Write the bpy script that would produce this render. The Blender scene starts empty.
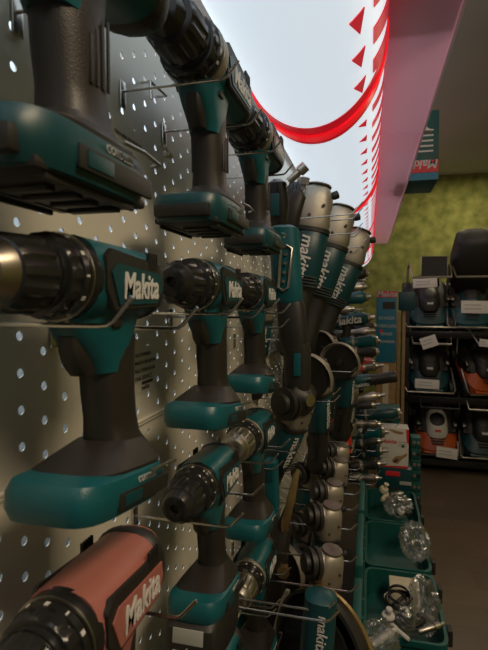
import bpy, bmesh, math, random
from mathutils import Vector, Matrix, Euler
random.seed(7)
PI = math.pi
scn = bpy.context.scene
col = scn.collection
V = Vector

# ------------------------------------------------------------------ camera
FPX = 490.0
TH = math.atan(126 / FPX * math.cos(math.atan(25 / FPX)))
PH = math.atan(25 / FPX)
CAM = V((0, 0, 1.6))
F = V((-math.sin(TH) * math.cos(PH), math.cos(TH) * math.cos(PH), -math.sin(PH)))
R = V((math.cos(TH), math.sin(TH), 0))
U = R.cross(F)
H = 1.6
def ray(u, v): return F + R * ((u - 244) / FPX) + U * ((325 - v) / FPX)
def at(u, v, Y):
    d = ray(u, v); return CAM + d * (Y / d.y)
def atx(u, v, X):
    d = ray(u, v); return CAM + d * (X / d.x)

cd = bpy.data.cameras.new('camera'); cam = bpy.data.objects.new('camera', cd); col.objects.link(cam)
cd.sensor_fit = 'VERTICAL'; cd.sensor_height = 36; cd.lens = FPX * 36 / 650
cam.location = CAM
cam.rotation_euler = Matrix((R, U, -F)).transposed().to_euler()
cd.clip_start = 0.01
cd.dof.use_dof = True; cd.dof.focus_distance = 0.85; cd.dof.aperture_fstop = 15
scn.camera = cam

# ------------------------------------------------------------------ materials
def mat(name, rgb, rough=.5, metal=0, emit=None, es=1, alpha=1, noise=0, nscale=30, bump=0, bscale=200, trans=0, coat=0, rgb2=None, spec=.5):
    m = bpy.data.materials.new(name); m.use_nodes = True
    nt = m.node_tree; b = nt.nodes['Principled BSDF']
    b.inputs['Base Color'].default_value = (*rgb, 1)
    b.inputs['Roughness'].default_value = rough; b.inputs['Metallic'].default_value = metal
    b.inputs['Alpha'].default_value = alpha; b.inputs['Transmission Weight'].default_value = trans
    b.inputs['Coat Weight'].default_value = coat
    b.inputs['Specular IOR Level'].default_value = spec
    if emit:
        b.inputs['Emission Color'].default_value = (*emit, 1); b.inputs['Emission Strength'].default_value = es
    tc = nt.nodes.new('ShaderNodeTexCoord')
    if noise or rgb2:
        n = nt.nodes.new('ShaderNodeTexNoise'); n.inputs['Scale'].default_value = nscale; n.inputs['Detail'].default_value = 6
        nt.links.new(tc.outputs['Object'], n.inputs['Vector'])
        r = nt.nodes.new('ShaderNodeValToRGB'); r.color_ramp.elements[0].position = .35; r.color_ramp.elements[1].position = .68
        c2 = rgb2 or tuple(c * (1 - noise) for c in rgb)
        r.color_ramp.elements[0].color = (*c2, 1); r.color_ramp.elements[1].color = (*rgb, 1)
        nt.links.new(n.outputs['Fac'], r.inputs['Fac']); nt.links.new(r.outputs['Color'], b.inputs['Base Color'])
    if bump:
        n2 = nt.nodes.new('ShaderNodeTexNoise'); n2.inputs['Scale'].default_value = bscale
        nt.links.new(tc.outputs['Object'], n2.inputs['Vector'])
        bp = nt.nodes.new('ShaderNodeBump'); bp.inputs['Strength'].default_value = bump; bp.inputs['Distance'].default_value = .002
        nt.links.new(n2.outputs['Fac'], bp.inputs['Height']); nt.links.new(bp.outputs['Normal'], b.inputs['Normal'])
    return m
M = dict(
    teal=mat('teal_plastic', (.003, .085, .102), .36, noise=.15, bump=.15, bscale=700),
    tealdark=mat('deep_teal_plastic', (.002, .048, .058), .40, noise=.15),
    tealcase=mat('case_teal_plastic', (.003, .085, .075), .5, noise=.2, nscale=12),
    black=mat('black_rubber', (.014, .013, .011), .5, bump=.15, bscale=900),
    darksteel=mat('worn_steel', (.30, .27, .22), .34, 1, noise=.25),
    blackgloss=mat('black_plastic', (.016, .016, .016), .25, noise=.3),
    brownblack=mat('worn_dark_rubber', (.017, .0145, .012), .45, bump=.15, bscale=900),
    pink=mat('pink_plastic', (.33, .115, .092), .42, noise=.08, bump=.1, bscale=700),
    chrome=mat('chrome_wire', (.62, .6, .56), .22, 1, noise=.12, nscale=60),
    steel=mat('brushed_steel', (.5, .47, .4), .35, 1, noise=.2),
    alu=mat('cast_aluminium', (.40, .365, .30), .50, .7, noise=.15, bump=.2, bscale=300),
    brass=mat('brass_edge', (.6, .42, .18), .35, .9, noise=.2),
    white=mat('white_print', (.52, .51, .48), .5, noise=.03),
    paper=mat('white_card', (.62, .6, .54), .6, noise=.06),
    cream=mat('cream_card', (.62, .55, .4), .7, noise=.1),
    card=mat('brown_cardboard', (.33, .2, .09), .75, noise=.15),
    wood=mat('pale_wood', (.4, .25, .12), .6, noise=.25, nscale=14),
    board=mat('pegboard_paint', (.60, .57, .48), .36, metal=.1, noise=.05, nscale=8),
    back=mat('rear_board_paint', (.6, .64, .68), .7, noise=.05),
    red=mat('red_plastic', (.6, .03, .02), .4, noise=.1),
    redprint=mat('red_print', (.62, .02, .03), .5, noise=.05),
    ink=mat('dark_ink', (.04, .03, .025), .6, noise=.1),
    greytext=mat('grey_print', (.35, .36, .34), .6, noise=.05),
    orange=mat('orange_plastic', (.5, .09, .015), .4, noise=.15),
    blueprint=mat('blue_carton', (.01, .17, .27), .5, noise=.1),
    soffit=mat('pink_soffit_acrylic', (.92, .76, .82), .25, noise=.06, nscale=2),
    soffitedge=mat('soffit_edge', (.75, .66, .68), .3, noise=.05),
    ceil=mat('ceiling_paint', (.55, .57, .50), .9, noise=.06, nscale=1.5),
    moss=mat('moss_wall', (.36, .36, .10), .95, rgb2=(.17, .19, .045), nscale=9, bump=1, bscale=70),
    signface=mat('lit_white_acrylic', (.8, .85, .9), .4, emit=(.80, .90, 1.0), es=.74, noise=.03),
    signred=mat('lit_red_acrylic', (.7, .01, .02), .3, emit=(.9, .008, .016), es=.7),
    signdeep=mat('deep_red_acrylic', (.45, .008, .016), .3, emit=(.42, .004, .012), es=.7),
    redfill=mat('red_fill_glow', (.5, .02, .05), .4, emit=(.9, .10, .16), es=.55),  # glow added only to redden the soffit
    signmark=mat('red_film', (.5, .01, .03), .4, emit=(.42, .008, .022), es=.8),
    ledw=mat('led_lens', (.7, .65, .4), .2, noise=.1),
)
def floor_mat():
    m = bpy.data.materials.new('floor_planks'); m.use_nodes = True; nt = m.node_tree; b = nt.nodes['Principled BSDF']
    tc = nt.nodes.new('ShaderNodeTexCoord'); br = nt.nodes.new('ShaderNodeTexBrick')
    br.inputs['Scale'].default_value = 1.0; br.inputs['Brick Width'].default_value = 1.2; br.inputs['Row Height'].default_value = .18
    br.inputs['Mortar Size'].default_value = .002
    br.inputs['Color1'].default_value = (.16, .115, .07, 1); br.inputs['Color2'].default_value = (.125, .09, .055, 1); br.inputs['Mortar'].default_value = (.09, .065, .04, 1)
    n = nt.nodes.new('ShaderNodeTexNoise'); n.inputs['Scale'].default_value = 6; n.inputs['Detail'].default_value = 8
    mx = nt.nodes.new('ShaderNodeMixRGB'); mx.blend_type = 'MULTIPLY'; mx.inputs['Fac'].default_value = .35
    nt.links.new(tc.outputs['Object'], br.inputs['Vector']); nt.links.new(tc.outputs['Object'], n.inputs['Vector'])
    nt.links.new(br.outputs['Color'], mx.inputs[1]); nt.links.new(n.outputs['Fac'], mx.inputs[2]); nt.links.new(mx.outputs[0], b.inputs['Base Color'])
    b.inputs['Roughness'].default_value = .42
    return m
M['floor'] = floor_mat()
def film_mat():
    m = bpy.data.materials.new('clear_plastic_film'); m.use_nodes = True; nt = m.node_tree; nt.nodes.clear()
    o = nt.nodes.new('ShaderNodeOutputMaterial'); tr = nt.nodes.new('ShaderNodeBsdfTransparent'); gl = nt.nodes.new('ShaderNodeBsdfGlossy'); df = nt.nodes.new('ShaderNodeBsdfTranslucent'); lw = nt.nodes.new('ShaderNodeLayerWeight')
    gl.inputs['Roughness'].default_value = .16; gl.inputs['Color'].default_value = (1, 1, 1, 1); tr.inputs['Color'].default_value = (.96, .97, .97, 1); lw.inputs['Blend'].default_value = .34
    tc = nt.nodes.new('ShaderNodeTexCoord'); n = nt.nodes.new('ShaderNodeTexNoise'); n.inputs['Scale'].default_value = 45; b = nt.nodes.new('ShaderNodeBump'); b.inputs['Strength'].default_value = .7; b.inputs['Distance'].default_value = .006
    nt.links.new(tc.outputs['Object'], n.inputs['Vector']); nt.links.new(n.outputs['Fac'], b.inputs['Height']); nt.links.new(b.outputs['Normal'], gl.inputs['Normal']); nt.links.new(b.outputs['Normal'], lw.inputs['Normal'])
    m1 = nt.nodes.new('ShaderNodeMixShader'); m2 = nt.nodes.new('ShaderNodeMixShader'); m2.inputs[0].default_value = .20
    nt.links.new(lw.outputs['Facing'], m1.inputs[0]); nt.links.new(tr.outputs[0], m1.inputs[1]); nt.links.new(gl.outputs[0], m1.inputs[2])
    nt.links.new(m1.outputs[0], m2.inputs[1]); nt.links.new(df.outputs[0], m2.inputs[2]); nt.links.new(m2.outputs[0], o.inputs['Surface'])
    return m
M['bag'] = film_mat()
def soffit_mat():                        # translucent acrylic: light from above shines through
    m = M['soffit']; nt = m.node_tree; b = nt.nodes['Principled BSDF']; o = nt.nodes['Material Output']
    t = nt.nodes.new('ShaderNodeBsdfTranslucent'); t.inputs['Color'].default_value = (.95, .72, .82, 1); x = nt.nodes.new('ShaderNodeMixShader'); x.inputs[0].default_value = .5
    nt.links.new(b.outputs[0], x.inputs[1]); nt.links.new(t.outputs[0], x.inputs[2]); nt.links.new(x.outputs[0], o.inputs['Surface'])
soffit_mat()

# ------------------------------------------------------------------ mesh helpers
def ring(c, A, B, a, b, n=2.5, N=20):
    out = []
    for i in range(N):
        t = 2 * PI * i / N; ct, st = math.cos(t), math.sin(t)
        out.append(V(c) + V(A) * (a * math.copysign(abs(ct) ** (2 / n), ct)) + V(B) * (b * math.copysign(abs(st) ** (2 / n), st)))
    return out
X_, Y_, Z_ = V((1, 0, 0)), V((0, 1, 0)), V((0, 0, 1))
class MB:
    def __init__(s): s.bm = bmesh.new()
    def loft(s, secs, cap0=True, cap1=True, closed=False):
        bm = s.bm; vs = [[bm.verts.new(p) for p in sec] for sec in secs]; n = len(vs[0])
        for a, b in zip(vs, vs[1:]):
            for i in range(n): bm.faces.new((a[i], a[(i + 1) % n], b[(i + 1) % n], b[i]))
        if closed:
            a, b = vs[-1], vs[0]
            for i in range(n): bm.faces.new((a[i], a[(i + 1) % n], b[(i + 1) % n], b[i]))
        else:
            if cap0: bm.faces.new(list(reversed(vs[0])))
            if cap1: bm.faces.new(vs[-1])
        return s
    def lx(s, L, n=2.5, N=20):     # sections along local x: (x, cy, cz, ry, rz)
        return s.loft([ring((x, cy, cz), Y_, Z_, ry, rz, n, N) for x, cy, cz, ry, rz in L])
    def lz(s, L, n=2.5, N=20):     # sections along local z: (z, cx, cy, rx, ry)
        return s.loft([ring((cx, cy, z), X_, Y_, rx, ry, n, N) for z, cx, cy, rx, ry in L])
    def lathe(s, prof, c=(0, 0, 0), axis=X_, N=24, flute=0, fl=(0, 0)):
        ax = V(axis).normalized(); A = ax.orthogonal().normalized(); B = ax.cross(A); secs = []
        for k, (t, r) in enumerate(prof):
            sec = []
            for i in range(N):
                an = 2 * PI * i / N; rr = r
                if flute and fl[0] <= k <= fl[1] and i % 5 < 2: rr = r * (1 - flute)
                sec.append(V(c) + ax * t + A * (rr * math.cos(an)) + B * (rr * math.sin(an)))
            secs.append(sec)
        return s.loft(secs)
    def box(s, c, d, bev=0, rot=None, seg=2):
        m = Matrix.Diagonal((*d, 1)); 
        if rot is not None: m = (rot.to_matrix() if isinstance(rot, Euler) else rot).to_4x4() @ m
        m = Matrix.Translation(V(c)) @ m
        r = bmesh.ops.create_cube(s.bm, size=1, matrix=m)
        if bev:
            es = list({e for v in r['verts'] for e in v.link_edges})
            bmesh.ops.bevel(s.bm, geom=es, offset=bev, segments=seg, affect='EDGES', profile=.6)
        return s
    def tube(s, pts, r, N=8, closed=False):
        pts = [V(p) for p in pts]; secs = []; prev = None; n = len(pts)
        for i, p in enumerate(pts):
            if closed: t = (pts[(i + 1) % n] - pts[i - 1])
            else: t = pts[min(i + 1, n - 1)] - pts[max(i - 1, 0)]
            t.normalize()
            A = t.orthogonal() if prev is None else (prev - t * prev.dot(t))
            A.normalize(); prev = A; B = t.cross(A)
            secs.append([p + A * (r * math.cos(2 * PI * k / N)) + B * (r * math.sin(2 * PI * k / N)) for k in range(N)])
        return s.loft(secs, closed=closed)
    def prism(s, pts, y0, y1, plane='xz', bev=0):
        def P(a, b, y): return {'xz': V((a, y, b)), 'yz': V((y, a, b)), 'xy': V((a, b, y))}[plane]
        s2 = MB(); s2.loft([[P(a, b, y0) for a, b in pts], [P(a, b, y1) for a, b in pts]])
        bmesh.ops.recalc_face_normals(s2.bm, faces=s2.bm.faces)
        if bev: bmesh.ops.bevel(s2.bm, geom=list(s2.bm.edges), offset=bev, segments=2, affect='EDGES')
        me = bpy.data.meshes.new('t'); s2.bm.to_mesh(me); s.bm.from_mesh(me); bpy.data.meshes.remove(me); s2.bm.free()
        return s
    def xf(s, m): bmesh.ops.transform(s.bm, matrix=m, verts=s.bm.verts); return s
    def build(s, name, m, parent=None, ang=38):
        bmesh.ops.recalc_face_normals(s.bm, faces=s.bm.faces)
        me = bpy.data.meshes.new(name); s.bm.to_mesh(me); s.bm.free()
        for p in me.polygons: p.use_smooth = True
        me.set_sharp_from_angle(angle=math.radians(ang))
        me.materials.append(M[m] if isinstance(m, str) else m)
        o = bpy.data.objects.new(name, me); col.objects.link(o)
        if parent: o.parent = parent
        return o
def tag(o, label, cat, group=None):
    o['label'] = label; o['category'] = cat
    if group: o['group'] = group
    return o
def empty(name, label=None, cat=None, group=None):
    o = bpy.data.objects.new(name, None); o.empty_display_size = .02; col.objects.link(o)
    if label: tag(o, label, cat, group)
    return o
def kids(o): return [c for c in bpy.data.objects if c.parent == o]
def copy_tree(o, parent=None):
    ch = kids(o)
    c = o.copy(); col.objects.link(c)
    if parent: c.parent = parent
    for k in ch: copy_tree(k, c)
    return c
def struct(o): o['kind'] = 'structure'; return o
def frame(o, loc, zdir=None, xdir=None, s=1.0):
    """orient: local z -> zdir, local x -> near xdir"""
    z = V(zdir).normalized() if zdir is not None else Z_
    x = V(xdir); x = (x - z * x.dot(z)).normalized(); y = z.cross(x)
    m = Matrix((x, y, z)).transposed().to_4x4()
    o.matrix_world = Matrix.Translation(V(loc)) @ m @ Matrix.Scale(s, 4)
    return o
def text(body, size, m, parent, loc, xd, yd, shear=.0, bold=.0, name='lettering', ext=.0004, align='CENTER'):
    cu = bpy.data.curves.new('txt', 'FONT'); cu.body = body; cu.size = size; cu.shear = shear; cu.offset = bold * size; cu.extrude = ext
    cu.align_x = align; cu.align_y = 'CENTER'; cu.resolution_u = 3; cu.space_line = 1.0
    t = bpy.data.objects.new('t', cu); col.objects.link(t)
    me = bpy.data.meshes.new_from_object(t.evaluated_get(bpy.context.evaluated_depsgraph_get()))
    bpy.data.objects.remove(t); bpy.data.curves.remove(cu)
    x = V(xd).normalized(); y = V(yd); y = (y - x * y.dot(x)).normalized(); z = x.cross(y)
    mt = Matrix.Translation(V(loc)) @ Matrix((x, y, z)).transposed().to_4x4()
    me.transform(mt); me.materials.clear(); me.materials.append(M[m])
    o = bpy.data.objects.new(name, me); col.objects.link(o)
    if parent: o.parent = parent
    return o

# ------------------------------------------------------------------ the place
WX = -.28                               # face of the perforated boards
L = 6.2; CZ = H + 1.455; FRONT = -1.2; RX = 2.6; BX = -.62
def slab(name, c, d, m): return struct(MB().box(c, d).build(name, m))
slab('floor', ((BX + RX) / 2, (L + FRONT) / 2, -.03), (RX - BX, L - FRONT, .06), 'floor')
slab('ceiling', ((BX + RX) / 2, (L + FRONT) / 2, CZ + .03), (RX - BX, L - FRONT, .06), 'ceil')
slab('wall_back', ((BX + RX) / 2, L + .03, CZ / 2), (RX - BX, .06, CZ), 'moss')
slab('wall_right', (RX + .03, (L + FRONT) / 2, CZ / 2), (.06, L - FRONT, CZ), 'moss')
slab('wall_left', (BX - .03, (L + FRONT) / 2, CZ / 2), (.06, L - FRONT, CZ), 'back')

# perforated boards with real holes
def perf(y0, ny, z0, nz, py, pz, r, odd0, name, label):
    t = .0012; s = MB(); bm = s.bm; NH = 10
    for i in range(ny):
        for j in range(nz + 1):
            yc = y0 + (i + .5) * py
            off = pz * (.5 if (i + odd0) % 2 else 0)
            zc = z0 + (j + (.0)) * pz + off
            zl, zh = max(z0, zc - pz / 2), min(z0 + nz * pz, zc + pz / 2)
            if zh - zl < 1e-4: continue
            yl, yh = yc - py / 2, yc + py / 2
            if zc - r < z0 + .003 or zc + r > z0 + nz * pz - .003:
                vs = [bm.verts.new((WX, a, b)) for a, b in ((yl, zl), (yh, zl), (yh, zh), (yl, zh))]
                bm.faces.new(vs); continue
            inn = [bm.verts.new((WX, yc + r * math.cos(2 * PI * (k + .5) / 12), zc + r * math.sin(2 * PI * (k + .5) / 12))) for k in range(12)]
            dep = [bm.verts.new((WX - t, v.co.y, v.co.z)) for v in inn]
            for k in range(12): bm.faces.new((inn[k], inn[(k + 1) % 12], dep[(k + 1) % 12], dep[k]))
            # outer points matching 12 directions
            out = []
            for k in range(12):
                a = 2 * PI * (k + .5) / 12; c_, s_ = math.cos(a), math.sin(a)
                q = min((py / 2) / abs(c_), (pz / 2) / abs(s_))
                out.append(bm.verts.new((WX, min(max(yc + c_ * q, yl), yh), min(max(zc + s_ * q, zl), zh))))
            cor = {}
            for k in range(12):
                a, b = out[k], out[(k + 1) % 12]
                on_y = lambda v: abs(abs(v.co.y - yc) - py / 2) < 1e-6
                if on_y(a) != on_y(b):
                    yv = a.co.y if on_y(a) else b.co.y; zv = b.co.z if on_y(a) else a.co.z
                    c = bm.verts.new((WX, yv, zv)); bm.faces.new((inn[k], a, c, b, inn[(k + 1) % 12]))
                else: bm.faces.new((inn[k], a, b, inn[(k + 1) % 12]))
    # folded lips top and bottom
    ya, yb = y0, y0 + ny * py
    zt, zb = z0 + nz * pz, z0
    s.box((WX - .004, (ya + yb) / 2, zt - .0002), (.013, yb - ya, .0022)); s.box((WX - .004, (ya + yb) / 2, zb + .0002), (.013, yb - ya, .0022))
    o = s.build(name, 'board', None, 20); tag(o, label, 'pegboard'); return o
seam = H - .155
NZ = 20; PZ = .031; PY = .0300
perf(-.15, 84, seam + .0015, NZ - 0, PY, PZ, .0040, 0, 'perforated_panel', 'grey perforated metal panel above the long seam behind the drills')
perf(-.15, 84, seam - .0015 - 18 * PZ, 18, PY, PZ, .0040, 1, 'perforated_panel', 'beige perforated metal panel below the long seam behind the pink drill')
# the dark gondola behind and under the boards
s = MB()
s.box((BX + .16, (2.4 + L - .3) / 2, H - .5), (.30, L - .3 - 2.4, 1.85))
struct(s.build('partition', 'brownblack'))
s = MB(); s.box((WX - .01, 2.4, 0.445), (.02, 5.0, .88)); o = s.build('gondola_plinth', 'tealdark'); tag(o, 'dark lower board of the display wall below the perforated panels', 'display wall')

# ------------------------------------------------------------------ lit sign
# elliptical lit tube running along the aisle over the boards
EC = V((-.126, 0, H + .565)); ERX = .152; ERZ = .205
def ept(a, y, k=1.0): return V((EC.x + ERX * k * math.cos(a), y, EC.z + ERZ * k * math.sin(a)))
sign = empty('light_box_sign', 'long glowing white curved light box with red hoops above the tools', 'illuminated sign')
Y0S, Y1S = -.5, 5.6
def strip(a0, a1, n, k, m, name, y0=Y0S, y1=Y1S, kk=.985):
    s = MB(); outer = [ept(a0 + (a1 - a0) * i / n, 0, k) for i in range(n + 1)]; inner = [ept(a0 + (a1 - a0) * i / n, 0, kk) for i in range(n, -1, -1)]
    sec = outer + inner
    s.loft([[V((p.x, y, p.z)) for p in sec] for y in (y0, y1)]); return s.build(name, m, sign, 30)
strip(-PI * 1.08, .06, 40, 1.0, 'signface', 'diffuser')
strip(.06, .75, 10, 1.0, 'redfill', 'red_fill_band')  # added red glow, out of view, tints the soffit next to it
strip(.75, PI * .92, 16, 1.0, 'soffitedge', 'housing')
for yh in (1.10, 2.14, 3.18, 4.22, 5.26):
    h = strip(-PI * 1.05, .1, 40, 1.010, 'signdeep', 'hoop', yh - .052, yh + .052, 1.0)
    strip(-PI * 1.05, .1, 40, 1.035, 'signred', 'hoop_ridge', yh - .012, yh + .016, 1.0)
# printed red marks along the aisle-side edge
def mark(pts, s):
    s = MB()
    if len(pts) == 4:
        (a0, y0), (a1, y1), (_, y2), (_, y3) = pts; n = 8; low = []; hi = []
        for i in range(n + 1):
            q = i / n; a = a0 + (a1 - a0) * q; low.append((a, y0 + (y1 - y0) * q)); hi.append((a, y3 + (y2 - y3) * q))
        for k in range(n): s.loft([[ept(a, y, r_) for a, y in (low[k], low[k + 1], hi[k + 1], hi[k])] for r_ in (1.012, 1.0)])
    else: s.loft([[ept(a, y, r_) for a, y in pts] for r_ in (1.012, 1.0)])
    s.build('red_mark', 'signmark', sign)
y = .30
while y < 5.4:
    if min(abs(y - yh) for yh in (1.10, 2.14, 3.18, 4.22, 5.26)) > .05:
        near = y < 1.05
        w = .075 if near else .05
        s = None
        # slanted bar at the edge
        mark([(-.60, y), (-.06, y + .06), (-.06, y + .06 + w), (-.60, y + w * .7)], s)
        if near: mark([(-.93, y + .0), (-.74, y + .008), (-.81, y + .062)], s)
        else: mark([(-.90, y), (-.74, y + .02), (-.76, y + .055)], s)
    y += .112

# pink soffit panels
SZ = H + .64
sx1 = atx(465, 0, .1); 
d = ray(466, 0); SX1 = CAM.x + d.x * ((SZ - H) / d.z)
yy = [-.4, 1.0, 2.02, 3.0, 4.0, 5.0, 5.85]
names = ['directly over the nearest tools', 'past the first joint line', 'under the upside-down teal carton', 'fourth along the aisle', 'fifth along the aisle', 'at the far end by the moss wall']
for i in range(6):
    s = MB().box(((.02 + SX1) / 2, (yy[i] + yy[i + 1]) / 2, SZ + .004), (SX1 - .02, yy[i + 1] - yy[i] - .006, .008))
    o = s.build('soffit_panel', 'soffit'); tag(o, 'glossy pink acrylic soffit panel, ' + names[i], 'panel', 'pink soffit panels')
    s = MB().box((SX1 - .004, (yy[i] + yy[i + 1]) / 2, SZ - .006), (.008, yy[i + 1] - yy[i] - .006, .014), .001); s.build('edge_strip', 'soffitedge', o)

# ------------------------------------------------------------------ drills
def make_drill(name, body='teal', gear='blackgloss', chuckm='blackgloss', battery=False, big=1.0, kx=.80, sx=.025, hp=False, nose='blackgloss'):
    t = empty(name)
    # motor housing (local +x is the nose)
    MB().lx([(-.112, 0, -.002, .018, .020), (-.108, 0, -.002, .025, .027), (-.096, 0, -.002, .029, .029), (-.05, 0, -.002, .0305, .0305), (-.01, 0, -.002, .031, .031),
             (.018, 0, -.001, .0305, .0305), (.028, 0, 0, .029, .030)], 2.6, 24).build('motor_housing', body, t)
    # rear cap with vents
    s = MB(); s.lx([(-.116, 0, -.002, .012, .014), (-.114, 0, -.002, .022, .024), (-.098, 0, -.002, .0305, .0300), (-.088, 0, -.002, .0312, .0312), (-.084, 0, -.002, .029, .029)], 2.6, 24)
    s.build('rear_cap', 'black', t)
    for k in (-1, 1):
        s = MB()
        for j in range(5): s.box((-.079 + j * .0045, k * .0302, .016), (.0022, .003, .014), .0006)
        s.build('vent', 'black', t)
        # dark side band with logo panel
        s = MB(); s.prism([(-.088, .014), (.012, .021), (.022, .014), (.022, -.008), (.008, -.024), (-.080, -.022), (-.092, -.008)], k * .0265, k * .0312, bev=.001); pnl = s.build('side_panel', 'black', t)
        s = MB(); s.prism([(-.086, .006), (.004, .011), (.015, .004), (.002, -.020), (-.076, -.019), (-.089, -.007)], k * .031, k * .0324, bev=.0005); lp = s.build('logo_plate', body if body == 'pink' else 'tealdark', t)
    text('Makita', .028, 'white', t, (-.040, .0328, -.006), (-1, 0, 0), (0, 0, 1), .22, .018)
    text('Makita', .028, 'white', t, (-.040, -.0328, -.006), (1, 0, 0), (0, 0, 1), .22, .018)
    # gear case
    MB().lathe([(.022, .026), (.024, .0305 * big), (.036, .0305 * big), (.040, .029 * big), (.041, .024)], N=28).build('gear_case', gear, t)
    # clutch ring with ribs and printed ticks
    s = MB(); s.lathe([(.040, .022), (.041, .0285 * big), (.043, .0295 * big), (.050, .0295 * big), (.0505, .0285 * big), (.060, .0280 * big), (.062, .0265 * big), (.064, .022)], N=60, flute=.05, fl=(4, 5)); cr = s.build('clutch_ring', 'blackgloss', t, 25)
    s = MB()
    for k in range(12):
        a = 2 * PI * k / 12; rr = .0293 * big
        s.box((.0468, rr * math.cos(a), rr * math.sin(a)), (.0045, .0012, .0014 + (.0016 if k % 2 else 0)), rot=Euler((a, 0, 0)))
    s.build('tick_marks', 'white', cr)
    MB().lathe([(.0385, .0255), (.0386, .0308 * big), (.0402, .0308 * big), (.0403, .0255)], N=32).build('trim_ring', 'steel', t)
    # chuck
    s = MB(); s.lathe([(.062, .018), (.063, .0240 * big), (.070, .0250 * big), (.0705, .0235 * big), (.073, .0235 * big), (.0735, .0250 * big), (.101, .0240 * big), (.107, .0215 * big), (.110, .017)], N=60, flute=.07, fl=(5, 6))
    ch = s.build('chuck', chuckm, t, 25)
    MB().lathe([(.106, .010), (.108, .0198), (.113, .0185), (.121, .0150), (.123, .0105), (.1232, .006), (.116, .004)], N=24).build('chuck_nose', nose, ch)
    for o in list(bpy.data.objects):      # stretch the upper assembly to its length
        if o.parent == t or (o.parent and o.parent.parent == t):
            o.data.transform(Matrix.Translation((sx, 0, 0)) @ Matrix.Diagonal((kx, 1, 1, 1)))
    # trigger housing
    s = MB(); s.loft([ring((.004, 0, -.022), X_, Y_, .046, .024, 3), ring((.006, 0, -.036), X_, Y_, .043, .021, 3), ring((.004, 0, -.048), X_, Y_, .037, .019, 3),
                      ring((-.002, 0, -.062), X_, Y_, .030, .0175, 2.6), ring((-.005, 0, -.072), X_, Y_, .026, .017, 2.5)])
    s.build('trigger_housing', body, t)
    MB().lx([(.040, 0, -.031, .007, .005), (.047, 0, -.032, .0085, .0055), (.049, 0, -.032, .005, .003)], 3, 12).build('work_light', 'ledw', t)
    s = MB(); s.loft([ring((.036, 0, -.042), X_, Y_, .010, .009, 3, 12), ring((.034, 0, -.052), X_, Y_, .012, .0095, 3, 12), ring((.029, 0, -.064), X_, Y_, .012, .0095, 3, 12), ring((.024, 0, -.072), X_, Y_, .009, .008, 3, 12)])
    s.build('trigger', 'black', t)
    MB().box((.012, 0, -.033), (.014, .046, .007), .0015).build('direction_switch', 'black', t)
    # grip
    s = MB(); s.loft([ring((-.012, 0, -.045), X_, Y_, .029, .0178, 2.4), ring((-.010, 0, -.066), X_, Y_, .0265, .0182, 2.4), ring((-.011, 0, -.090), X_, Y_, .0245, .0185, 2.4),
                      ring((-.014, 0, -.112), X_, Y_, .0245, .018, 2.4), ring((-.016, 0, -.128), X_, Y_, .027, .019, 2.4), ring((-.014, 0, -.138), X_, Y_, .034, .024, 2.8)])
    g = s.build('grip', 'brownblack', t)
    if hp:
        for k in (-1, 1):
            s = MB()
            for j in range(4): s.box((-.016 + .0065 * (j - 1.5), k * .0182, -.086 - .003 * j), (.003, .0014, .044 - 5e-3 * j), .0006)
            s.build('grip_ribs', 'brownblack', g)
    # foot: skirt, teal shoe with a battery slot, raked with the grip
    tilt = Matrix.Translation((0, 0, -.150)) @ Matrix.Rotation(-math.radians(0 if hp else 9), 4, 'Y') @ Matrix.Translation((0, 0, .150))
    q = 4.5
    s = MB(); s.loft([ring((-.012, 0, -.134 if hp else -.128), X_, Y_, .030, .021, 3, 24), ring((-.004, 0, -.141 if hp else -.138), X_, Y_, .044, .029, 3.4, 24), ring((.002, 0, -.146), X_, Y_, .054, .0345, 4, 24), ring((.002, 0, -.152), X_, Y_, .054, .034, 4, 24)]).xf(tilt)
    s.build('foot_skirt', 'brownblack', t)
    s = MB()
    s.loft([ring((.014, 0, -.146), X_, Y_, .045, .030, q, 28), ring((.012, 0, -.150), X_, Y_, .061, .0368, q, 28), ring((.012, 0, -.157), X_, Y_, .065, .0385, q, 28), ring((.012, 0, -.168), X_, Y_, .065, .038, q, 28),
            ring((.012, 0, -.176), X_, Y_, .061, .0355, q, 28), ring((.012, 0, -.177), X_, Y_, .053, .030, q, 28), ring((.012, 0, -.162), X_, Y_, .051, .028, q, 28)]).xf(tilt)
    ft = s.build('foot', 'tealdark' if hp else 'teal', t)
    s = MB()
    for k in (-1, 1): s.box((.006, k * .0245, -.175), (.094, .006, .007), .001)
    s.box((.0, 0, -.163), (.08, .048, .006), .001)
    if hp:
        s.box((.061, 0, -.1665), (.034, .058, .0135), .004); s.box((.010, 0, -.1745), (.112, .066, .006), .002)
        for k in range(4): s.box((.03 - .022 * k, 0, -.1785), (.008, .03 + .006 * (k % 2), .003), .001)
        for k in (-1, 1): s.box((.012, k * .030, -.179), (.09, .003, .004), .001)
    s.xf(tilt); s.build('battery_rail', 'black', ft)
    for k in (-1, 1):
        MB().box((-.002, k * .0376, -.1655), (.084, .0030, .0125), .0012).xf(tilt).build('side_label', 'black', ft)
        MB().box((.020, k * .0392, -.1655), (.026, .0012, .0085), .0004).xf(tilt).build('charge_window', 'tealdark', ft)
        o = text('CORDLESS', .0065, 'greytext', ft, (-.002, k * .0387, -.1548), (-k, 0, 0), (0, 0, 1), .0, .01); o.data.transform(tilt)
    s = MB(); s.tube([(-.045, .038, -.150), (-.045, .044, -.149), (-.020, .045, -.148), (.004, .044, -.149)], .0013, 6); s.xf(tilt)
    s.build('belt_clip', 'steel', ft)
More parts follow.
